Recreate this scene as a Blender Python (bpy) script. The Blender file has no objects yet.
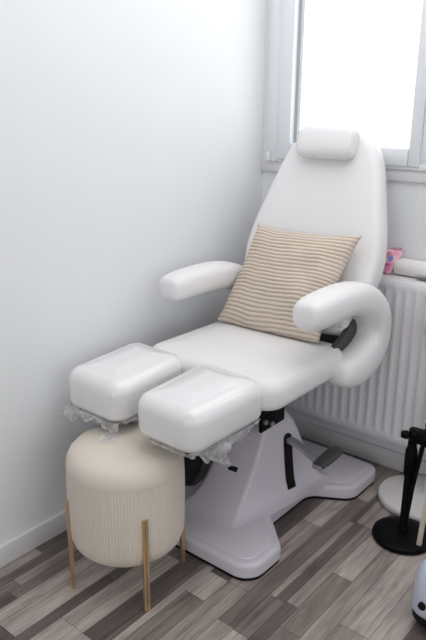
import bpy, bmesh, math, random
from mathutils import Vector, Matrix, noise
random.seed(7)
S = bpy.context.scene
COL = S.collection
PI = math.pi

# ------------------------------------------------------------------ camera
def setup_camera():
    yaw, pitch, roll = 0.686687621, 0.308105792, 0.007491859
    fw = Vector((-math.sin(yaw)*math.cos(pitch), math.cos(yaw)*math.cos(pitch), -math.sin(pitch)))
    r = Vector((math.cos(yaw), math.sin(yaw), 0)); u = r.cross(fw)
    r2 = r*math.cos(roll)+u*math.sin(roll); u2 = -r*math.sin(roll)+u*math.cos(roll)
    cd = bpy.data.cameras.new('camera'); cam = bpy.data.objects.new('camera', cd); COL.objects.link(cam)
    cd.sensor_fit = 'VERTICAL'; cd.sensor_height = 36; cd.lens = 668.613227*36/640
    M = Matrix((r2, u2, -fw)).transposed().to_4x4(); M.translation = Vector((1.66091774, -2.34772228, 1.4))
    cam.matrix_world = M
    cd.clip_start = 0.05
    cd.dof.use_dof = True; cd.dof.focus_distance = 2.05; cd.dof.aperture_fstop = 3.2
    S.camera = cam
setup_camera()

# ------------------------------------------------------------------ light
world = bpy.data.worlds.new('daylight'); S.world = world; world.use_nodes = True
wb = world.node_tree.nodes['Background']
wb.inputs[0].default_value = (0.97, 0.985, 1.0, 1); wb.inputs[1].default_value = 2.8

def area(name, loc, rot, sx, sy, energy, color=(1,1,1), portal=False):
    l = bpy.data.lights.new(name, 'AREA'); l.shape = 'RECTANGLE'; l.size = sx; l.size_y = sy
    l.energy = energy; l.color = color
    o = bpy.data.objects.new(name, l); o.location = loc; o.rotation_euler = rot; COL.objects.link(o)
    if portal: l.cycles.is_portal = True
    return o
area('window_portal', (0.72, 0.14, 1.78), (-PI/2, 0, 0), 1.2, 1.1, 1, portal=True)
area('added_side_portal', (3.1, -1.9, 1.45), (0, PI/2, 0), 1.3, 1.8, 1, portal=True)  # portal for the unseen window added in the right wall
area('added_front_portal', (1.9, -4.0, 1.3), (PI/2, 0, 0), 1.8, 1.8, 1, portal=True)  # portal for the unseen window added behind the camera
area('ceiling_fill', (1.0, -.85, 2.53), (0, 0, 0), 1.8, 1.6, 20, (1.0, 0.985, 0.975))  # unseen overhead area, added as soft fill for the room

S.view_settings.view_transform = 'Standard'; S.view_settings.look = 'None'
S.view_settings.gamma = 1.0; S.view_settings.use_curve_mapping = False
S.view_settings.exposure = -0.23

# ------------------------------------------------------------------ materials
def lin(c):
    return tuple(((x/255)/12.92 if x/255 <= .04045 else ((x/255+.055)/1.055)**2.4) for x in c)
def mat(name, rgb, rough=0.5, metal=0.0, coat=0.0, bump=None, var=0.03, vscale=6.0, spec=0.5, sss=0):
    """procedural material: slight noise variation of colour, optional noise bump (scale, strength, distance)"""
    m = bpy.data.materials.new(name); m.use_nodes = True
    nt = m.node_tree; b = nt.nodes['Principled BSDF']
    L = lin(rgb)
    tc = nt.nodes.new('ShaderNodeTexCoord')
    n = nt.nodes.new('ShaderNodeTexNoise'); n.inputs['Scale'].default_value = vscale; n.inputs['Detail'].default_value = 3
    nt.links.new(tc.outputs['Object'], n.inputs['Vector'])
    mx = nt.nodes.new('ShaderNodeMix'); mx.data_type = 'RGBA'
    mx.inputs[6].default_value = (*[min(1, x*(1-var)) for x in L], 1); mx.inputs[7].default_value = (*[min(1, x*(1+var)) for x in L], 1)
    nt.links.new(n.outputs['Fac'], mx.inputs[0]); nt.links.new(mx.outputs[2], b.inputs['Base Color'])
    b.inputs['Roughness'].default_value = rough; b.inputs['Metallic'].default_value = metal
    b.inputs['Coat Weight'].default_value = coat; b.inputs['Coat Roughness'].default_value = 0.09
    b.inputs['Specular IOR Level'].default_value = spec
    if bump:
        n2 = nt.nodes.new('ShaderNodeTexNoise'); n2.inputs['Scale'].default_value = bump[0]; n2.inputs['Detail'].default_value = 4
        nt.links.new(tc.outputs['Object'], n2.inputs['Vector'])
        bp = nt.nodes.new('ShaderNodeBump'); bp.inputs['Strength'].default_value = bump[1]; bp.inputs['Distance'].default_value = bump[2]
        nt.links.new(n2.outputs['Fac'], bp.inputs['Height']); nt.links.new(bp.outputs['Normal'], b.inputs['Normal'])
        if coat: nt.links.new(bp.outputs['Normal'], b.inputs['Coat Normal'])
    return m
M = {}
M['wall'] = mat('wall_paint', (235, 237, 239), 0.75, bump=(180, 0.12, 0.002), var=0.01)
M['ceiling'] = mat('ceiling_paint', (235, 235, 235), 0.8)
M['trim'] = mat('white_trim', (226, 225, 226), 0.45, var=0.01)
M['upvc'] = mat('white_window_plastic', (228, 231, 234), 0.35, var=0.01)
M['gasket'] = mat('grey_gasket', (165, 172, 176), 0.6)
M['leather'] = mat('white_leatherette', (229, 228, 229), 0.42, bump=(260, 0.10, 0.001), var=0.01)
M['wrapped'] = mat('film_covered_leatherette', (230, 229, 230), 0.34, coat=1.0, bump=(22, 0.10, 0.003), var=0.01)
M['shell'] = mat('lavender_white_shell', (208, 202, 211), 0.42, var=0.01)
M['black'] = mat('black_metal', (7, 7, 8), 0.45, var=0.1, spec=0.12)
M['blackgrey'] = mat('dark_grey_steel', (66, 65, 66), 0.42, var=0.08)
M['rubber'] = mat('black_rubber', (14, 14, 15), 0.6, spec=0.25)
M['chrome'] = mat('brushed_steel', (170, 170, 172), 0.4, metal=0.6, var=0.1, vscale=40)
M['gold'] = mat('brass_gold', (214, 186, 148), 0.3, metal=0.9, var=0.05)
M['radiator'] = mat('radiator_enamel', (226, 224, 227), 0.4, var=0.01)
M['cream'] = mat('cream_lacquer', (214, 206, 194), 0.5)
M['paper'] = mat('white_paper', (240, 238, 235), 0.8, bump=(60, 0.2, 0.002))
M['plastic'] = mat('bluish_white_plastic', (205, 212, 230), 0.3)
M['whitemetal'] = mat('white_lacquered_metal', (224, 221, 221), 0.4)
M['velvet'] = mat('cream_velvet', (220, 211, 199), 0.9, var=0.04, vscale=14, bump=(300, 0.15, 0.001), spec=0.2)

def floor_mat():
    m = bpy.data.materials.new('grey_brown_laminate'); m.use_nodes = True
    nt = m.node_tree; b = nt.nodes['Principled BSDF']; N = nt.nodes.new; L = nt.links.new
    at = N('ShaderNodeAttribute'); at.attribute_name = 'tone'
    tc = N('ShaderNodeTexCoord'); mp = N('ShaderNodeMapping'); mp.inputs['Scale'].default_value = (60, 4.5, 1)
    L(tc.outputs['Object'], mp.inputs['Vector'])
    # every strip shifts its own grain
    add = N('ShaderNodeVectorMath'); add.operation = 'ADD'; L(mp.outputs[0], add.inputs[0])
    sc = N('ShaderNodeVectorMath'); sc.operation = 'SCALE'; sc.inputs['Scale'].default_value = 37.0
    L(at.outputs['Vector'], sc.inputs[0]); L(sc.outputs[0], add.inputs[1])
    n = N('ShaderNodeTexNoise'); n.inputs['Scale'].default_value = 1.0; n.inputs['Detail'].default_value = 6; n.inputs['Roughness'].default_value = 0.65
    n.inputs['Distortion'].default_value = 0.6
    L(add.outputs[0], n.inputs['Vector'])
    mp2 = N('ShaderNodeMapping'); mp2.inputs['Scale'].default_value = (9, 3.0, 1); L(tc.outputs['Object'], mp2.inputs['Vector'])
    n2 = N('ShaderNodeTexNoise'); n2.inputs['Scale'].default_value = 1.0; n2.inputs['Detail'].default_value = 3; L(mp2.outputs[0], n2.inputs['Vector'])
    r = N('ShaderNodeMapRange'); r.inputs['From Min'].default_value = .25; r.inputs['From Max'].default_value = .75
    r.inputs['To Min'].default_value = .52; r.inputs['To Max'].default_value = 1.36; L(n.outputs['Fac'], r.inputs['Value'])
    r2 = N('ShaderNodeMapRange'); r2.inputs['From Min'].default_value = .3; r2.inputs['From Max'].default_value = .7
    r2.inputs['To Min'].default_value = .76; r2.inputs['To Max'].default_value = 1.18; L(n2.outputs['Fac'], r2.inputs['Value'])
    mu = N('ShaderNodeMath'); mu.operation = 'MULTIPLY'; L(r.outputs[0], mu.inputs[0]); L(r2.outputs[0], mu.inputs[1])
    s2 = N('ShaderNodeVectorMath'); s2.operation = 'SCALE'; L(at.outputs['Color'], s2.inputs[0]); L(mu.outputs[0], s2.inputs['Scale'])
    L(s2.outputs[0], b.inputs['Base Color'])
    b.inputs['Roughness'].default_value = 0.5; b.inputs['Specular IOR Level'].default_value = 0.35
    bp = N('ShaderNodeBump'); bp.inputs['Strength'].default_value = 0.15; bp.inputs['Distance'].default_value = 0.002
    L(n.outputs['Fac'], bp.inputs['Height']); L(bp.outputs[0], b.inputs['Normal'])
    return m
M['floor'] = floor_mat()

def film_mat():
    m = bpy.data.materials.new('clear_plastic_film'); m.use_nodes = True
    nt = m.node_tree; nt.nodes.remove(nt.nodes['Principled BSDF']); N = nt.nodes.new; L = nt.links.new
    out = nt.nodes['Material Output']
    tr = N('ShaderNodeBsdfTransparent'); tr.inputs[0].default_value = (.97, .97, .98, 1)
    gl = N('ShaderNodeBsdfGlossy'); gl.inputs['Roughness'].default_value = 0.3
    tl = N('ShaderNodeBsdfTranslucent'); tl.inputs[0].default_value = (.92, .92, .93, 1)
    df = N('ShaderNodeBsdfDiffuse'); df.inputs[0].default_value = (.90, .90, .91, 1)
    mxa = N('ShaderNodeMixShader'); mxa.inputs[0].default_value = .6; L(tl.outputs[0], mxa.inputs[1]); L(df.outputs[0], mxa.inputs[2])
    tc = N('ShaderNodeTexCoord'); n = N('ShaderNodeTexNoise'); n.inputs['Scale'].default_value = 30; n.inputs['Detail'].default_value = 3
    L(tc.outputs['Object'], n.inputs['Vector'])
    rg = N('ShaderNodeMapRange'); rg.inputs['From Min'].default_value = .35; rg.inputs['From Max'].default_value = .68
    rg.inputs['To Min'].default_value = .25; rg.inputs['To Max'].default_value = .85; L(n.outputs['Fac'], rg.inputs['Value'])
    m1 = N('ShaderNodeMixShader'); L(rg.outputs[0], m1.inputs[0]); L(tr.outputs[0], m1.inputs[1]); L(mxa.outputs[0], m1.inputs[2])
    m2 = N('ShaderNodeMixShader'); m2.inputs[0].default_value = .10; L(m1.outputs[0], m2.inputs[1]); L(gl.outputs[0], m2.inputs[2])
    L(m2.outputs[0], out.inputs['Surface'])
    return m
M['film'] = film_mat()

def glass_mat():
    m = bpy.data.materials.new('window_glass'); m.use_nodes = True
    nt = m.node_tree; nt.nodes.remove(nt.nodes['Principled BSDF']); N = nt.nodes.new; L = nt.links.new
    tr = N('ShaderNodeBsdfTransparent'); gl = N('ShaderNodeBsdfGlossy'); gl.inputs['Roughness'].default_value = 0.02
    mx = N('ShaderNodeMixShader'); mx.inputs[0].default_value = .06
    L(tr.outputs[0], mx.inputs[1]); L(gl.outputs[0], mx.inputs[2]); L(mx.outputs[0], nt.nodes['Material Output'].inputs['Surface'])
    return m
M['glass'] = glass_mat()

def attr_mix_mat(name, attr, c0, c1, rough=0.9, bump=None):
    """two-tone woven fabric: colour runs between c0 and c1 by a mesh attribute that follows the rib pattern"""
    m = mat(name, c0, rough, bump=bump, spec=0.2); nt = m.node_tree; b = nt.nodes['Principled BSDF']
    at = nt.nodes.new('ShaderNodeAttribute'); at.attribute_name = attr
    mx = nt.nodes.new('ShaderNodeMix'); mx.data_type = 'RGBA'
    mx.inputs[6].default_value = (*lin(c0), 1); mx.inputs[7].default_value = (*lin(c1), 1)
    nt.links.new(at.outputs['Fac'], mx.inputs[0]); nt.links.new(mx.outputs[2], b.inputs['Base Color'])
    return m
M['cord'] = attr_mix_mat('beige_corduroy', 'rib', (168, 150, 134), (216, 203, 190), bump=(220, 0.3, 0.002))

def pouch_mat():
    m = bpy.data.materials.new('pink_printed_film'); m.use_nodes = True
    nt = m.node_tree; b = nt.nodes['Principled BSDF']; N = nt.nodes.new
    tc = N('ShaderNodeTexCoord'); v = N('ShaderNodeTexNoise'); v.inputs['Scale'].default_value = 38; v.inputs['Detail'].default_value = 1
    nt.links.new(tc.outputs['Object'], v.inputs['Vector'])
    cr = N('ShaderNodeValToRGB'); e = cr.color_ramp.elements
    e[0].position = .35; e[0].color = (*lin((205, 125, 160)), 1); e[1].position = .50; e[1].color = (*lin((240, 172, 196)), 1)
    x = e.new(.63); x.color = (*lin((246, 196, 212)), 1)
    nt.links.new(v.outputs['Fac'], cr.inputs[0]); nt.links.new(cr.outputs[0], b.inputs['Base Color'])
    b.inputs['Roughness'].default_value = .3
    return m
M['pouch'] = pouch_mat()
M['pouchblue'] = mat('printed_blue', (122, 158, 214), 0.35)
M['pouchdark'] = mat('printed_rose', (178, 84, 122), 0.35)

# ------------------------------------------------------------------ object helpers
def empty(name, loc, label, cat, group=None):
    o = bpy.data.objects.new(name, None); o.location = loc; o.empty_display_size = .05; COL.objects.link(o)
    o['label'] = label; o['category'] = cat
    if group: o['group'] = group
    return o
def root_loc(p):
    v = Vector((0, 0, 0))
    while p: v += p.location; p = p.parent
    return v
def obj(name, bm, m, parent=None, label=None, smooth=True, kind=None, angle=40):
    """link a bmesh (world coordinates) as one mesh object under parent"""
    off = root_loc(parent)
    bmesh.ops.recalc_face_normals(bm, faces=bm.faces[:])
    if parent: bmesh.ops.translate(bm, verts=bm.verts[:], vec=-off)
    me = bpy.data.meshes.new(name); bm.to_mesh(me); bm.free()
    o = bpy.data.objects.new(name, me); COL.objects.link(o)
    if isinstance(m, (list, tuple)):
        for k in m: me.materials.append(k)
    else: me.materials.append(m)
    if parent: o.parent = parent
    if smooth:
        for p in me.polygons: p.use_smooth = True
        me.set_sharp_from_angle(angle=math.radians(angle))
    if label: o['label'] = label
    if kind: o['kind'] = kind
    return o
def box(bm, a, b, bevel=0.0, seg=2):
    r = bmesh.ops.create_cube(bm, size=1)
    vs = r['verts']
    for v in vs:
        v.co = Vector([(a[i]+b[i])/2 + v.co[i]*(b[i]-a[i]) for i in range(3)])
    if bevel:
        es = list({e for v in vs for e in v.link_edges})
        bmesh.ops.bevel(bm, geom=es, offset=bevel, segments=seg, profile=.5, affect='EDGES')
    return vs
def BM(): return bmesh.new()
def boxobj(name, a, b, m, parent=None, bevel=0.0, kind=None, label=None, seg=2):
    bm = BM(); box(bm, a, b, bevel, seg); return obj(name, bm, m, parent, label, kind=kind)
def rings(bm, R, cap=True, closed=True):
    vr = [[bm.verts.new(p) for p in r] for r in R]
    n = len(vr[0])
    for i in range(len(vr)-1):
        for j in range(n if closed else n-1):
            k = (j+1) % n
            bm.faces.new((vr[i][j], vr[i][k], vr[i+1][k], vr[i+1][j]))
    if cap:
        bm.faces.new(vr[0]); bm.faces.new(list(reversed(vr[-1])))
    return vr
def tube(bm, path, rad, n=12, cap=True):
    path = [Vector(p) for p in path]
    if not isinstance(rad, (list, tuple)): rad = [rad]*len(path)
    up = None; R = []
    for i, p in enumerate(path):
        d = (path[min(i+1, len(path)-1)] - path[max(i-1, 0)]).normalized()
        if up is None: up = Vector((0, 0, 1)) if abs(d.z) < .9 else Vector((1, 0, 0))
        s = d.cross(up).normalized(); up = s.cross(d).normalized()
        R.append([p + (s*math.cos(2*PI*k/n) + up*math.sin(2*PI*k/n))*rad[i] for k in range(n)])
    rings(bm, R, cap)
def lathe(bm, c, prof, n=48, cap=True):
    R = [[Vector((c[0]+r*math.cos(2*PI*k/n), c[1]+r*math.sin(2*PI*k/n), c[2]+z)) for k in range(n)] for r, z in prof]
    rings(bm, R, cap)
def rpoly(corners, radii, n=8, d=0.0):
    """CCW polygon inset by d, each corner rounded (convex r-d, concave r+d)"""
    K = len(corners); P = [Vector(c) for c in corners]
    def edge(i):
        a, b = P[i], P[(i+1) % K]; t = (b-a).normalized(); nrm = Vector((-t.y, t.x)); return a+nrm*d, t
    Q = []
    for i in range(K):
        a, t = edge((i-1) % K); b, s = edge(i)
        den = t.x*s.y - t.y*s.x
        w = b-a; k = (w.x*s.y - w.y*s.x)/den
        Q.append(a+t*k)
    out = []
    for i in range(K):
        p = Q[i]; t0 = (p-Q[i-1]).normalized(); t1 = (Q[(i+1) % K]-p).normalized()
        cr = t0.x*t1.y - t0.y*t1.x
        r = radii[i] if isinstance(radii, (list, tuple)) else radii
        r = max(r-d, r*.18) if cr > 0 else r+d
        ang = math.acos(max(-1, min(1, t0.dot(t1)))); off = r*math.tan(ang/2)
        A = p-t0*off; nrm = Vector((-t0.y, t0.x))*(1 if cr > 0 else -1); c = A+nrm*r
        a0 = math.atan2(A.y-c.y, A.x-c.x)
        for k in range(n+1):
            q = a0 + (ang if cr > 0 else -ang)*k/n
            out.append(Vector((c.x+r*math.cos(q), c.y+r*math.sin(q))))
    return out
def slab(bm, corners, radii, prof, n=8, f=None):
    """stack of rounded polygons; prof = [(inset, height)]; f maps (x, y, h) to the world"""
    f = f or (lambda x, y, h: Vector((x, y, h)))
    rings(bm, [[f(p.x, p.y, h) for p in rpoly(corners, radii, n, d)] for d, h in prof])
def soft_profile(z0, z1, rb, rt, puff=0.006, inset=(.06, .09)):
    pr = [(rb*(1-math.sin(a)), z0+rb*(1-math.cos(a))) for a in [i*PI/2/5 for i in range(6)]]
    pr += [(rt*(1-math.cos(a)), z1-rt+rt*math.sin(a)) for a in [i*PI/2/7 for i in range(8)]]
    L_ = inset[1]; pr += [(rt+L_*t, z1+puff*math.sin(t*PI/2)) for t in (.12, .25, .4, .55, .7, .85, 1)]
    return pr

# ------------------------------------------------------------------ setting
RX, FY, CZ = 3.1, -3.9, 2.55          # right wall, front wall, ceiling
def build_floor():
    xs = [-.1, .055, .09, .13, .17, .22, .295, .333, .38, .427, .49, .507, .533, .57, .605, .64, .682, .738, .760, .794, .834, .902, .958, 1.05, 1.125]
    LT, ML, MD, DK, VD = (182, 172, 166), (160, 149, 143), (130, 120, 115), (106, 97, 94), (88, 82, 81)
    spec = {   # strip left edge: [(break y, tone in front of it)...], then tone to the back wall
        .055: [(-1.62, LT), (-1.0, DK)], .09: [(-1.40, MD), (-.95, ML)], .13: [(-1.44, DK), (-.9, MD)],
        .17: [(-1.535, DK), (-1.06, LT)], .22: [(-1.535, DK), (-1.06, LT)],
        .295: [(-1.6, LT), (-1.2, DK), (-.8, MD)], .333: [(-1.405, LT), (-1.0, LT)], .38: [(-1.405, LT), (-1.0, LT)],
        .427: [(-1.405, LT), (-.95, DK)], .49: [(-1.385, LT), (-1.0, MD)], .507: [(-1.6, ML), (-.9, LT)],
        .533: [(-1.091, MD), (-.976, LT), (-.55, DK)], .57: [(-1.091, MD), (-.976, LT), (-.55, DK)],
        .605: [(-1.35, LT), (-.976, ML), (-.548, ML), (-.3, LT)], .64: [(-1.3, LT), (-.976, ML), (-.548, ML), (-.3, LT)],
        .682: [(-1.12, ML), (-.30, MD)], .738: [(-1.125, LT), (-.942, MD), (-.45, ML), (-.2, DK)],
        .760: [(-1.125, LT), (-.94, MD), (-.44, (116, 107, 104)), (-.1, ML)], .794: [(-.936, DK), (-.444, ML), (-.1, LT)],
        .834: [(-.731, MD), (-.40, LT)], .902: [(-1.25, MD), (-.45, ML)], .958: [(-.913, ML), (-.33, LT)], 1.05: [(-.95, MD), (-.3, LT)], }
    x = 1.125
    while x < RX+.1:
        x += random.choice([.06, .075, .09, .10]); xs.append(x)
    bm = BM(); lay = bm.loops.layers.float_color.new('tone')
    def quad(x0, x1, y0, y1, z, c):
        f = bm.faces.new([bm.verts.new(p) for p in ((x0, y0, z), (x1, y0, z), (x1, y1, z), (x0, y1, z))])
        for l in f.loops: l[lay] = (*lin(c), 1)
    quad(-.1, RX+.1, FY-.1, .1, -.0015, (52, 48, 48))
    for i in range(len(xs)-1):
        x0, x1 = xs[i], xs[i+1]
        segs = [s for s in spec.get(x0, [])]
        y = segs[0][0] if segs else .1
        pieces = []
        if segs:
            ya = segs[0][0]; pieces.append((ya-.3, ya, segs[0][1])); ystart = ya-.3
            for (b, t) in segs[1:]: pieces.append((ya, b, t)); ya = b
            pieces.append((ya, .1, random.choice([ML, MD, DK])))
        else: ystart = .1 - random.random()*.3; pieces.append((ystart, .1, random.choice([LT, ML, MD, DK])))
        while ystart > FY-.1:
            L_ = random.uniform(.28, .6); pieces.append((max(FY-.1, ystart-L_), ystart, random.choice([LT, ML, ML, MD, DK]))); ystart -= L_
        for y0, y1, t in pieces:
            j = random.uniform(.95, 1.05); quad(x0+.0006, x1-.0006, y0+.0006, y1-.0006, 0, tuple(min(250, c*j) for c in t))
    return obj('floor', bm, M['floor'], smooth=False, kind='structure')
build_floor()
WX0, WX1, WZ0, WZ1 = .03, 1.42, 1.19, 2.36      # window opening in the back wall
def wall_with_hole(name, axis, pos, thick, a0, a1, z0, z1, h0, h1, hz0, hz1):
    bm = BM()
    def bx(u0, u1, w0, w1):
        lo, hi = sorted((pos, pos+thick))
        if axis == 'y': box(bm, (u0, lo, w0), (u1, hi, w1))
        else: box(bm, (lo, u0, w0), (hi, u1, w1))
    if h0 > a0: bx(a0, h0, z0, z1)
    bx(h1, a1, z0, z1); bx(h0, h1, z0, hz0); bx(h0, h1, hz1, z1)
    return obj(name, bm, M['wall'], smooth=False, kind='structure')
wall_with_hole('wall_back', 'y', 0, .18, -.1, RX+.1, -.05, CZ, WX0, WX1, WZ0, WZ1)
wall_with_hole('wall_right', 'x', RX, .12, FY-.1, .18, -.05, CZ, -2.8, -1.0, .8, 2.1)
boxobj('wall_left', (-.12, FY-.1, -.05), (0, .18, CZ), M['wall'], kind='structure')
wall_with_hole('wall_front', 'y', FY, -.12, -.1, RX+.1, -.05, CZ, 1.0, 2.8, .4, 2.2)
boxobj('ceiling', (-.12, FY-.12, CZ), (RX+.12, .18, CZ+.1), M['ceiling'], kind='structure')
def baseboard(name, a, b):
    return boxobj(name, a, b, M['trim'], bevel=.004, kind='structure')
baseboard('baseboard_left', (0, FY, 0), (.015, 0, .074))
baseboard('baseboard_back', (.015, -.015, 0), (RX, 0, .078))
boxobj('trim_1', (.0, -.012, 1.148), (1.46, 0, WZ0), M['trim'], bevel=.003, kind='structure')    # strip below the window

def window_back():
    bm = BM()
    w = bpy.data.objects.new('window_1', None); w.location = (.72, 0, 1.19); COL.objects.link(w); w['kind'] = 'structure'
    y0, y1 = -.020, .07
    for a, b in (((WX0, y0, WZ0), (.083, y1, WZ1)), ((1.357, y0, WZ0), (WX1, y1, WZ1)), ((.083, y0, WZ0), (1.357, y1, WZ0+.025)), ((.083, y0, WZ1-.06), (1.357, y1, WZ1)), ((.690, y0, WZ0+.025), (.73, y1, WZ1-.06))):
        box(bm, a, b, .003)
    obj('window_frame', bm, M['upvc'], w)
    for x0, x1 in ((.083, .69), (.73, 1.357)):
        bm = BM(); s = .064; ya, yb = -.027, .05
        z0, z1 = WZ0+.012, WZ1-.055
        box(bm, (x0, ya, z0), (x0+s, yb, z1), .006); box(bm, (x1-s+.02, ya, z0), (x1, yb, z1), .006)
        box(bm, (x0+s, ya, z0), (x1-s+.02, yb, z0+s), .006); box(bm, (x0+s, ya, z1-s), (x1-s+.02, yb, z1), .006)
        sash = obj('window_sash', bm, M['upvc'], w)
        bm = BM(); g = .014; X0, X1, Z0, Z1 = x0+s, x1-s+.02, z0+s, z1-s   # dark seal round the pane
        for a, b in (((X0, 0, Z0), (X0+g, .02, Z1)), ((X1-g*.4, 0, Z0), (X1, .02, Z1)), ((X0, 0, Z1-g), (X1, .02, Z1))): box(bm, a, b)
        obj('gasket', bm, M['gasket'], sash)
        bm = BM(); box(bm, (X0+.004, .008, Z0+.004), (X1-.004, .014, Z1-.004)); obj('window_pane', bm, M['glass'], sash)
    bm = BM(); box(bm, (.036, -.034, 1.192), (.054, -.016, 1.228), .004)
    obj('hinge_cover', bm, M['upvc'], w)
window_back()
def added_side_window():  # out of view; added so daylight enters from the right
    w = bpy.data.objects.new('added_window_2', None); w.location = (RX, -1.9, .8); COL.objects.link(w); w['kind'] = 'structure'
    bm = BM()
    for y in (-2.8, -1.93, -1.06): box(bm, (RX-.02, y, .8), (RX+.08, y+.06, 2.1), .004)
    for z in (.8, 2.04): box(bm, (RX-.02, -2.8, z), (RX+.08, -1.0, z+.06), .004)
    obj('window_frame', bm, M['upvc'], w)
    bm = BM(); box(bm, (RX+.03, -2.78, .82), (RX+.04, -1.02, 2.08)); obj('window_pane', bm, M['glass'], w)
added_side_window()
def added_front_window():  # out of view; added to give low frontal light
    w = bpy.data.objects.new('added_window_3', None); w.location = (1.9, FY, .4); COL.objects.link(w); w['kind'] = 'structure'
    bm = BM()
    for x in (1.0, 1.87, 2.74): box(bm, (x, FY-.08, .4), (x+.06, FY+.02, 2.2), .004)
    for z in (.4, 2.14): box(bm, (1.0, FY-.08, z), (2.8, FY+.02, z+.06), .004)
    obj('window_frame', bm, M['upvc'], w)
    bm = BM(); box(bm, (1.02, FY-.04, .42), (2.78, FY-.03, 2.18)); obj('window_pane', bm, M['glass'], w)
added_front_window()

# ------------------------------------------------------------------ radiator
def radiator():
    x0, x1, z0, z1, yf, yb = .24, 1.34, .172, .812, -.125, -.03
    r = empty('radiator', (.8, -.08, z0), 'white panel radiator with vertical ribs below the window', 'radiator')
    bm = BM(); p = .038; nx = int(round((x1-x0)/p*10)); zs = []
    for z in (z0+.0, z0+.006, z0+.03, z0+.036, z0+.045, z0+.055, z1-.055, z1-.045, z1-.036, z1-.03, z1-.006, z1): zs.append(z)
    R = []
    for z in zs:
        row = []
        for i in range(nx+1):
            x = x0+(x1-x0)*i/nx; ph = ((x-x0)/p) % 1
            fade = min(1, max(0, (z-z0-.03)/.022), max(0, (z1-.03-z)/.022)); fade = max(0, fade)
            edge = 1 if (x-x0 > .03 and x1-x > .03) else 0
            g = 1/(1+math.exp(-(abs(ph-.5)-.28)*40))      # raised rib, flat land between
            rim = .006 if (z in (z0, z1)) else 0
            row.append(Vector((x, yf+rim+.005*(1-g)*fade*edge, z)))
        R.append(row)
    rings(bm, R, cap=False, closed=False)
    obj('front_panel', bm, M['radiator'], r, angle=60)
    bm = BM(); box(bm, (x0+.02, yb-.012, z0+.01), (x1-.02, yb, z1-.01), .003); box(bm, (x0+.02, -.09, z0+.01), (x1-.02, yf+.0205, z0+.03), .002)
    box(bm, (x0+.02, yf+.0205, z0+.02), (x1-.02, yf+.026, z1-.02), .002)
    obj('rear_panel', bm, M['radiator'], r)
    for x in (x0-.002, x1-.002):
        bm = BM(); box(bm, (x, yf+.004, z0+.01), (x+.004, yb, z1), .001); obj('side_cover', bm, M['radiator'], r)
    # slotted top grille: long bars front and back, cross bars between groups of slots
    bm = BM(); ya, yd = yf+.006, yb
    box(bm, (x0, ya, z1-.004), (x1, ya+.026, z1+.004), .0015); box(bm, (x0, yd-.022, z1-.004), (x1, yd, z1+.004), .0015)
    box(bm, (x0, ya+.024, z1-.003), (.745, yd-.02, z1+.0035)); x = .79; k = 0
    while x < x1-.02:
        box(bm, (x, ya+.024, z1-.003), (min(x+.17, x1), yd-.02, z1+.0035)); x += .17+.045; k += 1
    obj('top_grille', bm, M['radiator'], r)
    for x in (.45, 1.15):
        bm = BM(); box(bm, (x, yb-.001, .3), (x+.03, -.001, .7), .002); obj('wall_bracket', bm, M['radiator'], r)
    return r
radiator()

# ------------------------------------------------------------------ treatment chair
CX = .40
def dense(ctrl, per=8):
    """closed Catmull-Rom through 2-D control points"""
    out = []; n = len(ctrl); C = [Vector(c) for c in ctrl]
    for i in range(n):
        a, b, c, d = C[i-1], C[i], C[(i+1) % n], C[(i+2) % n]
        for k in range(per):
            t = k/per
            out.append(.5*((2*b)+(c-a)*t+(2*a-5*b+4*c-d)*t*t+(3*b-a-3*c+d)*t**3))
    return out
def offset_closed(P, d):
    n = len(P); out = []
    for i in range(n):
        t = (P[(i+1) % n]-P[i-1]).normalized(); out.append(P[i]+Vector((-t.y, t.x))*d)
    return out
SH = [(.055,-.86,.115,-.30,.205),(.0635,-.835,.105,-.312,.190),(.070,-.808,.094,-.327,.178),(.083,-.778,.085,-.342,.166),(.11,-.742,.078,-.358,.154),(.14,-.715,.076,-.37,.145),(.20,-.67,.074,-.395,.128),(.27,-.63,.072,-.42,.112),(.32,-.61,.07,-.44,.10)]
def shroud_x(y, z):
    for a, b in zip(SH, SH[1:]):
        if a[0] <= z <= b[0]:
            t = (z-a[0])/(b[0]-a[0]); v = [a[i]+(b[i]-a[i])*t for i in range(5)]
            s = (y-v[1])/(v[3]-v[1]); return CX+v[2]+s*(v[4]-v[2])
    return CX+.1
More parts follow.
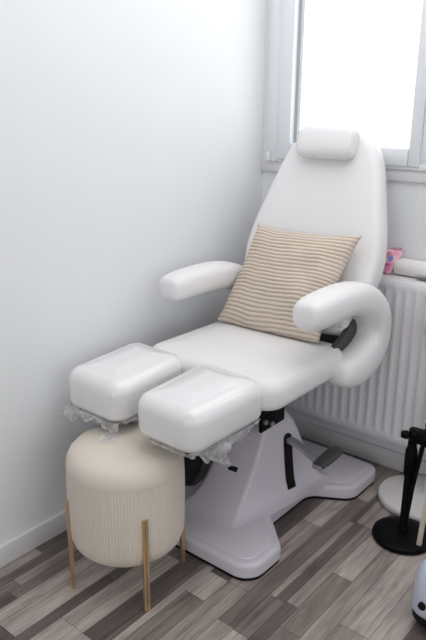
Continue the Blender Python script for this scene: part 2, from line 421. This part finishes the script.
def chair():
    ch = empty('treatment_chair', (CX, -.55, 0), 'white upholstered pedicure treatment chair with reclined back on a lavender white pedestal', 'chair')
    # --- H-shaped base plate
    half = [(.275, -.958), (.277, -.79), (.148, -.665), (.148, -.42), (.292, -.335), (.292, -.12)]
    rad = [.07, .045, .06, .07, .07, .05]
    right = [(CX+x, y) for x, y in half]; left = [(CX-x, y) for x, y in reversed(half)]
    poly = right+left; rr = rad+list(reversed(rad))
    bm = BM(); slab(bm, poly, rr, [(.004, .010), (0, .013), (0, .045), (.002, .052), (.007, .057), (.014, .059), (.030, .0595), (.0315, .0615), (.034, .0625)], 8)
    obj('base_plate', bm, M['shell'], ch)
    bm = BM(); slab(bm, poly, rr, [(.003, 0), (.003, .0105)], 8); obj('base_edge', bm, M['rubber'], ch, label='black edge below the base plate')  # thin inset black layer below the base plate
    # --- flared pedestal shroud
    def sect(z, yf, hf, yb, hb, r):
        return [Vector((p.x, p.y, z)) for p in rpoly([(CX+hf, yf), (CX+hb, yb), (CX-hb, yb), (CX-hf-.03, yf)], [r, .03, .03, r], 6)]
    # bottom flare blends into the base
    R = [sect(.0595, -.872, .122, -.295, .212, .04)]
    for s in SH[1:]: R.append(sect(*s, .017))
    R.append(sect(.326, -.604, .067, -.444, .096, .012)); R.append(sect(.385, -.575, .05, -.475, .06, .012))
    bm = BM(); rings(bm, R); obj('pedestal', bm, M['shell'], ch, angle=60)
    # --- pedal slot and pedal
    bm = BM(); pts = []
    yc0, zc0, yc1, zc1, w = -.500, .266, -.514, .083, .0200
    for k in range(9):
        a = PI*k/8; pts.append((yc0+w*math.cos(a), zc0+w*math.sin(a)))
    pts += [(yc1-w, zc1), (yc1+w, zc1)]
    # refine along the long edges so that the slot follows the curved side
    fine = []
    for i, p in enumerate(pts):
        q = pts[(i+1) % len(pts)]; n = 6 if math.dist(p, q) > .1 else 1
        for k in range(n): fine.append((p[0]+(q[0]-p[0])*k/n, p[1]+(q[1]-p[1])*k/n))
    # body of the slot insert: its outer face sits just proud of the shroud
    nl = 7
    lv = []
    for i in range(nl):
        z = zc1+(zc0-zc1)*i/(nl-1); yc = yc1+(yc0-yc1)*i/(nl-1); lv.append((z, yc, w))
    for k in range(1, 5):
        a = PI/2*k/4; lv.append((zc0+w*math.sin(a)*.98, yc0, max(.002, w*math.cos(a))))
    Rr = [[Vector((shroud_x(yc-ww, z)-.03, yc-ww, z)), Vector((shroud_x(yc-ww, z)+.0025, yc-ww, z)), Vector((shroud_x(yc+ww, z)+.0025, yc+ww, z)), Vector((shroud_x(yc+ww, z)-.03, yc+ww, z))] for z, yc, ww in lv]
    rings(bm, Rr); obj('pedal_slot', bm, M['rubber'], ch, label='black slot in the pedestal side')
    bm = BM()
    rings(bm, [[Vector((x, y+dy, z+dz)) for dy, dz in ((-.014, -.008), (.014, -.008), (.014, .008), (-.014, .008))] for x, y, z in ((.47, -.495, .262), (.53, -.495, .256), (.60, -.505, .236), (.650, -.515, .226))])
    lev = obj('pedal_lever', bm, M['chrome'], ch, label='grey steel foot lever', angle=25)
    bm = BM(); prof = []
    sec = [(-.552, .232, .010, .008), (-.548, .233, .021, .011), (-.51, .235, .025, .012), (-.47, .237, .027, .012), (-.43, .240, .026, .011), (-.41, .242, .020, .009), (-.402, .243, .009, .004)]
    R = []
    for y, z, hx, hz in sec:
        R.append([Vector((.655+hx*math.copysign(abs(math.cos(a))**.5, math.cos(a)), y, z+hz*math.copysign(abs(math.sin(a))**.6, math.sin(a)))) for a in [2*PI*k/20 for k in range(20)]])
    rings(bm, R); obj('pedal_pad', bm, M['blackgrey'], lev, label='dark grey foot pad')
    bm = BM(); box(bm, (.637, -.558, .222), (.673, -.548, .236), .003); obj('pad_clip', bm, M['chrome'], lev)
    # --- lift column, hinge plates and frame under the seat
    bm = BM(); box(bm, (CX-.045, -.565, .36), (CX+.045, -.485, .50), .004); obj('lift_column', bm, M['black'], ch)
    bm = BM()
    for x in (CX-.085, CX+.07): box(bm, (x, -.645, .335), (x+.012, -.50, .505), .004)
    box(bm, (CX-.08, -.66, .40), (CX+.085, -.52, .50), .006)
    hp = obj('hinge_plate', bm, M['black'], ch)
    for y, z in ((-.625, .372), (-.585, .352)):
        bm = BM(); tube(bm, [(CX+.081, y, z), (CX+.090, y, z)], .009, 12); obj('bolt', bm, M['chrome'], hp)
    bm = BM(); box(bm, (.20, -.80, .50), (.56, -.42, .537), .006)
    fr = obj('seat_frame', bm, M['black'], ch)
    bm = BM(); box(bm, (.50, -.52, .462), (.525, -.47, .50), .003); obj('stop_bracket', bm, M['whitemetal'], ch, label='small white bracket under the seat')
    for s in (-1, 1):
        bm = BM(); X = CX+s*.232
        slab(bm, [(-.52, .552), (-.36, .552), (-.27, .62), (-.27, .72), (-.30, .72), (-.40, .66), (-.52, .61)], .02, [(.002, 0), (0, .002), (0, .016), (.002, .018)], 5, f=lambda a, b, h: Vector((X-.009+h, a, b)))
        obj('recliner_bracket', bm, M['blackgrey'], ch, label='dark steel recliner bracket')
    bm = BM(); tube(bm, [(.27, -.56, .47), (.24, -.66, .30), (.235, -.74, .16), (.235, -.77, .11)], [.03, .045, .045, .03], 16); obj('black_tube', bm, M['rubber'], ch)  # black tapered tube filling the dark area left of the pedestal
    # --- seat
    bm = BM(); slab(bm, [(.128, -.868), (.672, -.868), (.668, -.395), (.132, -.395)], [.07, .07, .07, .07], soft_profile(.535, .636, .03, .045, .010), 10)
    obj('seat', bm, M['leather'], ch)
    # --- backrest in its own leaning plane
    O = Vector((CX, -.40, .62)); U = Vector((0, .343, .939)).normalized(); Nn = Vector((0, -U.z, U.y))
    def bmap(x, s, h): return O+Vector((x, 0, 0))+U*s+Nn*h
    ct = [(.19, .035), (.222, .11), (.256, .20), (.272, .25), (.274, .33), (.258, .42), (.236, .50), (.214, .58), (.188, .66), (.155, .715), (.10, .752), (0, .762)]
    pts = ct+[(-x, s) for x, s in reversed(ct[:-1])]
    pts = [(x+.010, s) for x, s in pts]
    outl = dense(pts, 5)
    R = []
    for d, h in [(.05, -.100), (.02, -.098), (.006, -.090), (0, -.075), (0, -.03), (.004, -.014), (.014, -.004), (.028, 0), (.05, .002), (.09, .003), (.14, .001), (.18, -.002)]:
        Pn = offset_closed(outl, d) if d < .1 else [Vector(((p.x-.01)*(1-d/.29)+.01, .40+(p.y-.40)*(1-d/.45))) for p in outl]
        R.append([bmap(p.x, p.y, h) for p in Pn])
    bm = BM(); rings(bm, R); obj('backrest', bm, M['leather'], ch, angle=60)
    bm = BM(); rings(bm, [[bmap(x, s_, h) for x, s_ in ((-.225, -.10), (.225, -.10), (.225, .16), (-.225, .16))] for h in (-.07, -.045)]); obj('back_frame', bm, M['blackgrey'], ch, label='dark steel frame behind the gap between seat and back', smooth=False)
    # --- head cushion: bolster with a flat back, strap over its right end
    bm = BM(); R = []
    for x, k in ((-.112, .55), (-.111, .75), (-.102, .93), (-.085, 1), (0, 1.02), (.085, 1), (.102, .93), (.111, .75), (.112, .55)):
        R.append([bmap(x+.008, .697+.058*k*math.copysign(abs(math.cos(a))**.75, math.cos(a)), .026+.034*k*math.copysign(abs(math.sin(a))**.85, math.sin(a))) for a in [2*PI*j/28 for j in range(28)]])
    rings(bm, R); obj('head_cushion', bm, M['leather'], ch, angle=50)
    # --- armrests: C-shaped padded tubes
    path = [(-.728, .805, .014, .016), (-.725, .805, .034, .036), (-.713, .805, .046, .049), (-.685, .807, .052, .055), (-.64, .810, .054, .058), (-.56, .812, .055, .059), (-.48, .811, .055, .06), (-.40, .800, .057, .061),
            (-.332, .772, .060, .062), (-.278, .727, .064, .063), (-.252, .668, .069, .064), (-.266, .610, .073, .064), (-.315, .568, .073, .063), (-.38, .550, .068, .062), (-.435, .549, .060, .060), (-.475, .554, .052, .056), (-.500, .559, .042, .046), (-.508, .560, .020, .025)]
    for s in (-1, 1):
        bm = BM(); R = []
        X = CX+.003+s*.265
        for i, (y, z, a, b) in enumerate(path):
            p0, p1 = path[max(i-1, 0)], path[min(i+1, len(path)-1)]
            y += .012 if s > 0 else -.016; a *= 1 if s > 0 else .90
            t = Vector((0, p1[0]-p0[0], p1[1]-p0[1])).normalized(); nr = Vector((0, -t.z, t.y))
            ring = []
            for j in range(24):
                q = 2*PI*j/24; c, sn = math.cos(q), math.sin(q)
                ring.append(Vector((X, y, z))+Vector((1, 0, 0))*b*math.copysign(abs(c)**.75, c)+nr*a*math.copysign(abs(sn)**.75, sn))
            R.append(ring)
        rings(bm, R); o = obj('armrest', bm, M['leather'], ch, angle=70)
        md = o.modifiers.new('smooth', 'SUBSURF'); md.levels = 1; md.render_levels = 1
    # --- leg rests wrapped in film
    def crumple(bm, A, B, seed, amp=.018, nu=26, nv=7):
        """ribbon between two polylines with irregular folds"""
        def at(L, t):
            f = t*(len(L)-1); i = min(int(f), len(L)-2); return Vector(L[i]).lerp(Vector(L[i+1]), f-i)
        G = []
        for i in range(nu+1):
            row = []
            for j in range(nv+1):
                p = at(A, i/nu).lerp(at(B, i/nu), j/nv); w = amp*(.15+j/nv)
                q = Vector((i*.42, j*.22, seed*3.7))
                row.append(p+Vector((noise.noise(q), noise.noise(q+Vector((9, 0, 0))), noise.noise(q+Vector((0, 9, 4)))))*w*1.6)
            G.append(row)
        rings(bm, G, cap=False, closed=False)
    quads = [[(.098, -1.170), (.345, -1.170), (.318, -.830), (.064, -.822)], [(.400, -1.170), (.634, -1.170), (.636, -.832), (.370, -.826)]]
    for k, Q in enumerate(quads):
        bm = BM(); slab(bm, Q, .055, soft_profile(.512, .640, .030, .044, .011, (.035, .06)), 9)
        lr = obj('leg_rest', bm, M['wrapped'], ch, label='%s leg rest wrapped in clear plastic' % ('left' if k == 0 else 'right'))
        bm = BM(); mx = sum(q[0] for q in Q)/4
        box(bm, (mx-.03, -1.05, .492), (mx+.03, -.60, .5125), .004); box(bm, (mx-.08, -1.08, .500), (mx+.08, -.92, .5125), .003)
        obj('support_arm', bm, M['black'], lr)
        bm = BM()
        if k == 0:
            # bag of film bulging out at the far front corner, skirt along the front, tail hanging onto the pouf
            crumple(bm, [(.095, -.98, .525), (.088, -1.12, .522), (.115, -1.165, .520), (.19, -1.168, .518), (.27, -1.166, .515)], [(.045, -1.00, .478), (.040, -1.12, .462), (.085, -1.165, .458), (.18, -1.168, .488), (.27, -1.155, .503)], 1, .016, 30, 8)
            crumple(bm, [(.10, -1.00, .515), (.15, -1.13, .512), (.26, -1.15, .512)], [(.06, -1.02, .470), (.10, -1.13, .466), (.25, -1.13, .497)], 8, .016, 24, 6)
            crumple(bm, [(.24, -1.166, .516), (.31, -1.168, .517), (.338, -1.13, .520), (.335, -1.03, .520), (.325, -.92, .520)], [(.262, -1.15, .495), (.300, -1.145, .492), (.318, -1.10, .494), (.315, -1.02, .498), (.31, -.92, .508)], 2, .008, 30, 6)
            crumple(bm, [(.240, -1.162, .514), (.285, -1.168, .512), (.328, -1.150, .514)], [(.276, -1.152, .476), (.293, -1.156, .475), (.310, -1.142, .476)], 3, .008, 16, 12)
            crumple(bm, [(.276, -1.152, .477), (.293, -1.156, .476), (.310, -1.142, .477)], [(.300, -1.205, .4765), (.325, -1.210, .476), (.345, -1.185, .4765)], 6, .003, 12, 8)
        else:
            crumple(bm, [(.43, -1.166, .518), (.50, -1.168, .516), (.60, -1.166, .518), (.628, -1.10, .520), (.630, -.98, .520)], [(.47, -1.15, .503), (.53, -1.14, .494), (.59, -1.12, .485), (.612, -1.05, .478), (.610, -.97, .486)], 4, .012, 34, 7)
            crumple(bm, [(.54, -1.13, .505), (.60, -1.09, .505), (.62, -1.0, .51)], [(.575, -1.06, .452), (.61, -1.03, .442), (.622, -.98, .456)], 5, .016, 20, 8)
            crumple(bm, [(.626, -1.06, .520), (.630, -.95, .517), (.630, -.86, .520)], [(.606, -1.03, .460), (.612, -.94, .468), (.620, -.86, .500)], 7, .014, 22, 8)
            crumple(bm, [(.575, -1.065, .468), (.60, -1.05, .474), (.618, -1.02, .470)], [(.612, -.995, .413), (.618, -.99, .416), (.622, -.985, .413)], 9, .006, 10, 10)
        wr = obj('plastic_wrap', bm, M['film'], lr, label='crumpled clear plastic film', angle=75)
        if k == 1:
            bm = BM(); tube(bm, [(.616, -.994, .411), (.628, -.976, .399)], .008, 10); obj('wrap_clip', bm, M['black'], lr, label='black clip at the end of the film')
    return ch
chair()

# ------------------------------------------------------------------ corduroy pillow
def pillow():
    TL, TR, BR, BL = Vector((.213, -.322, .987)), Vector((.640, -.317, .995)), Vector((.604, -.500, .655)), Vector((.170, -.510, .650))
    n = Vector((0, -.355, .19)).normalized()      # towards the room
    n = Vector((0, -.885, .465))
    nu, ribs, per = 44, 27, 8; nv = ribs*per
    bm = BM(); lay = bm.verts.layers.float.new('rib')
    def pt(u, v, side):
        # edges bow inwards a little, corners stay pointed
        uu = u+ .050*(1-(2*v-1)**2)*(1-2*u)*abs(2*u-1)**2
        vv = v+ (.050 if v > .5 else -.012)*(1-(2*u-1)**2)*(1-2*v)*abs(2*v-1)**2
        ew = max(abs(2*u-1), abs(2*v-1))**6
        uu += .014*ew*noise.noise(Vector((u*4, v*4, 11))); vv += .016*ew*noise.noise(Vector((u*5, v*4, 21)))
        p = BL.lerp(BR, uu).lerp(TL.lerp(TR, uu), vv)
        a, b = 2*u-1, 2*v-1
        t = (max(0, 1-abs(a)**3.0)*max(0, 1-abs(b)**3.2))**.55
        ph = v*ribs+.9*noise.noise(Vector((u*2.6, v*2.2, 1.3)))+.16*noise.noise(Vector((u*9, v*6, 5)))
        rib = abs(math.sin(PI*ph))**(.9+.5*noise.noise(Vector((u*5, v*6, 9))))
        w = .017*noise.noise(Vector((u*2.8, v*2.8, 7.7)))*t+.007*noise.noise(Vector((u*9, v*5, 2.2)))*t
        h = .058*t + w + .0032*rib*min(1, t*2.5)
        sag = -.010*math.exp(-((u-.62)**2)/.02)*max(0, 1-v*5)
        return p+n*(h if side else -.052*t)+Vector((0, 0, sag if False else 0)), rib
    grid = {}
    for side in (0, 1):
        for i in range(nu+1):
            for j in range(nv+1):
                if side == 1 and (i in (0, nu) or j in (0, nv)): grid[1, i, j] = grid[0, i, j]; continue
                p, r = pt(i/nu, j/nv, side); v = bm.verts.new(p); v[lay] = r; grid[side, i, j] = v
        for i in range(nu):
            for j in range(nv):
                q = [grid[side, i, j], grid[side, i+1, j], grid[side, i+1, j+1], grid[side, i, j+1]]
                bm.faces.new(q if side else q[::-1])
    o = obj('throw_pillow', bm, M['cord'], None, angle=180)
    o['label'] = 'square beige corduroy throw pillow leaning on the white chair back'; o['category'] = 'pillow'
    return o
pillow()

# ------------------------------------------------------------------ pouf
def pouf():
    c = (.344, -1.146, 0); p = empty('pouf_stool', c, 'round cream velvet pouf with ribbed sides and four brass legs', 'stool')
    R0 = .170
    bm = BM(); n = 480; prof = [(.02, .119), (.09, .120), (.120, .123), (.145, .134), (.163, .153), (.172, .180), (.174, .22), (.1745, .30), (.174, .36), (.1725, .395)]
    R = []
    for r, z in prof:
        amp = .0015*min(1, max(0, (r-.12)/.04))
        R.append([Vector((c[0]+(r+amp*(1 if k % 4 < 2 else -1))*math.cos(2*PI*k/n), c[1]+(r+amp*(1 if k % 4 < 2 else -1))*math.sin(2*PI*k/n), z)) for k in range(n)])
    rings(bm, R); obj('ribbed_body', bm, M['velvet'], p, angle=60)
    bm = BM(); lathe(bm, c, [(.165, .389), (.1725, .392), (.1738, .396), (.1738, .410), (.171, .425), (.164, .440), (.151, .453), (.130, .462), (.10, .468), (.06, .471), (.01, .472)], 64)
    obj('seat_cushion', bm, M['velvet'], p)
    for x, y in ((.491, -1.221), (.258, -1.302), (.432, -.988), (.197, -1.071)):
        bm = BM(); a = math.atan2(y-c[1], x-c[0]); rad = Vector((math.cos(a), math.sin(a), 0)); tan = Vector((-rad.y, rad.x, 0)); q = Vector((c[0], c[1], 0))
        for s in (-1, 1):      # twin flat bars with a groove between
            b0 = q+rad*.1765+tan*s*.0047
            rings(bm, [[b0+rad*dx+tan*dy+Vector((0, 0, z)) for dx, dy in ((-.006, -.0040), (.006, -.0040), (.006, .0040), (-.006, .0040))] for z in (0, .304)])
        b0 = q+rad*.1735
        rings(bm, [[b0+rad*dx+tan*dy+Vector((0, 0, z)) for dx, dy in ((-.003, -.0075), (.003, -.0075), (.003, .0075), (-.003, .0075))] for z in (.001, .303)])
        obj('leg', bm, M['gold'], p, label='brass leg', smooth=False)
pouf()

# ------------------------------------------------------------------ things on the radiator
def packet():
    p = empty('wipes_packet', (.64, -.075, .816), 'small pink printed wipes packet standing on the radiator top', 'packet')
    BL, BR, TR, TL = Vector((.572, -.080, .818)), Vector((.642, -.083, .817)), Vector((.680, -.055, .906)), Vector((.598, -.050, .906))
    n = (BR-BL).cross(TL-BL).normalized()
    bm = BM(); g = {}; N = 12
    for side in (0, 1):
        for i in range(N+1):
            for j in range(N+1):
                if side and (i in (0, N) or j in (0, N)): g[1, i, j] = g[0, i, j]; continue
                u, v = i/N, j/N; t = ((1-abs(2*u-1)**3)*(1-abs(2*v-1)**4))**.6
                q = BL.lerp(BR, u).lerp(TL.lerp(TR, u), v)+n*(1 if side else -1)*(.015*t+.003*t*noise.noise(Vector((u*5, v*5, side))))
                g[side, i, j] = bm.verts.new(q)
        for i in range(N):
            for j in range(N): bm.faces.new([g[side, i, j], g[side, i+1, j], g[side, i+1, j+1], g[side, i, j+1]])
    obj('packet_body', bm, M['pouch'], p, angle=180)
    def dot(name, u, v, r, m, lab, sq=False):
        q = BL.lerp(BR, u).lerp(TL.lerp(TR, u), v)+n*.0145; a = (BR-BL).normalized(); b = n.cross(a)
        bm = BM(); R = [[q+n*h+(a*math.cos(2*PI*k/16)*r+b*math.sin(2*PI*k/16)*r*(.6 if sq else 1)) for k in range(16)] for h in (-.006, .0025)]
        rings(bm, R); obj(name, bm, m, p, label=lab)
    dot('printed_dot', .66, .62, .010, M['pouchblue'], 'blue printed dot')
    dot('printed_patch', .62, .36, .009, M['pouchdark'], 'dark rose printed patch', True)
    dot('printed_patch', .42, .14, .010, M['pouchdark'], 'dark rose printed patch', True)
    bm = BM(); fl = [TL+Vector((.02, 0, -.002)), TR+Vector((-.012, 0, -.002)), TR+Vector((-.008, -.006, .012)), TL+Vector((.034, -.005, .007))]
    rings(bm, [[x+n*.001 for x in fl], [x-n*.001 for x in fl]]); obj('sealed_edge', bm, M['pouch'], p)
packet()
bm = BM()
R = []; n = 28
for x, r in ((.655, .012), (.655, .0285), (.658, .031), (.9, .031), (1.196, .031), (1.20, .0285), (1.20, .012)):
    R.append([Vector((x, -.052+r*math.cos(2*PI*k/n), .8475+r*math.sin(2*PI*k/n))) for k in range(n)])
rings(bm, R)
o = obj('paper_roll', bm, M['paper']); o['label'] = 'long white paper roll lying on the radiator behind the pink packet'; o['category'] = 'roll'

# ------------------------------------------------------------------ right-hand edge: lamp, stand, appliance
def lamp():
    c = (.878, -.170, 0); p = empty('floor_lamp', c, 'white lamp on a wide round white base by the radiator', 'lamp')
    bm = BM(); lathe(bm, c, [(.13, 0), (.146, .003), (.15, .010), (.15, .022), (.147, .027), (.141, .029), (.02, .031)], 64); obj('lamp_base', bm, M['whitemetal'], p)
    bm = BM(); lathe(bm, (c[0]+.02, c[1]+.02, 0), [(.02, .030), (.016, .04), (.011, .05), (.011, .66), (.012, .67)], 20); obj('pole', bm, M['whitemetal'], p)
    bm = BM(); lathe(bm, (c[0]+.022, c[1]+.015, .70), [(.012, -.078), (.045, -.068), (.068, -.045), (.079, -.015), (.079, .015), (.068, .045), (.045, .066), (.012, .077)], 32); obj('lamp_head', bm, M['whitemetal'], p)
lamp()
def stand():
    c = (.925, -.42, 0); p = empty('boom_stand', c, 'black adjustable pole stand with round black base in front of the white lamp', 'stand')
    bm = BM(); lathe(bm, c, [(.09, 0), (.099, .003), (.102, .010), (.100, .018), (.094, .022), (.06, .024), (.012, .026)], 56); obj('round_base', bm, M['black'], p)
    bx, by = .903, -.352
    bm = BM(); lathe(bm, (.918, -.40, 0), [(.02, .024), (.018, .034), (.015, .04), (.015, .40), (.010, .405)], 20); obj('pole', bm, M['black'], p)
    bm = BM(); lathe(bm, (.918, -.40, 0), [(.016, .225), (.0195, .235), (.021, .30), (.0195, .325), (.016, .335)], 20); obj('height_clutch', bm, M['black'], p)
    bm = BM(); box(bm, (.912, -.425, .362), (.965, -.385, .407), .008); cl = obj('clamp', bm, M['black'], p)
    for a, b, r in (((.914, -.415, .383), (.892, -.432, .388), .015), ((.937, -.425, .400), (.937, -.442, .41), .013), ((.962, -.40, .365), (.978, -.395, .360), .015)):
        bm = BM(); tube(bm, [a, Vector(a).lerp(Vector(b), .5), b], [r*.7, r, r*.8], 14); obj('knob', bm, M['black'], cl)
    bm = BM(); tube(bm, [(.975, -.375, .47), (.955, -.395, .38), (.938, -.412, .20), (.930, -.418, .06)], .008, 12); obj('boom_arm', bm, M['black'], p)
    bm = BM(); tube(bm, [(.962, -.40, .41), (.985, -.39, .50), (1.02, -.37, .62)], .009, 12); tube(bm, [(.968, -.42, .44), (.985, -.425, .445)], .012, 12); obj('upper_arm', bm, M['black'], p)
    bm = BM(); rings(bm, [[Vector((x+dx, y+dy, z)) for dx, dy in ((-.007, -.006), (.007, -.006), (.007, .006), (-.007, .006))] for x, y, z in ((.997, -.452, .024), (1.003, -.440, .25), (1.008, -.430, .42))])
    obj('side_bar', bm, M['cream'], p, label='slim cream upright bar beside the pole', smooth=False)
stand()
def appliance():
    p = empty('floor_appliance', (1.2, -.72, 0), 'rounded bluish white plastic appliance with black underside at the right edge', 'appliance')
    Q = [(1.10, -.80), (1.34, -.84), (1.37, -.55), (1.12, -.55)]
    bm = BM(); slab(bm, Q, .05, [(.02, .05), (.006, .055), (0, .065), (.004, .135), (.012, .19), (.028, .222), (.05, .236), (.07, .24)], 10); obj('plastic_body', bm, M['plastic'], p)
    bm = BM(); slab(bm, Q, .05, [(.045, 0), (.020, .015), (.006, .035), (.008, .057)], 10); obj('underside', bm, M['rubber'], p, label='black underside')
    bm = BM(); tube(bm, [(1.15, -.795, .098), (1.15, -.8135, .097)], .011, 14); obj('socket', bm, M['rubber'], p, label='black socket')
appliance()
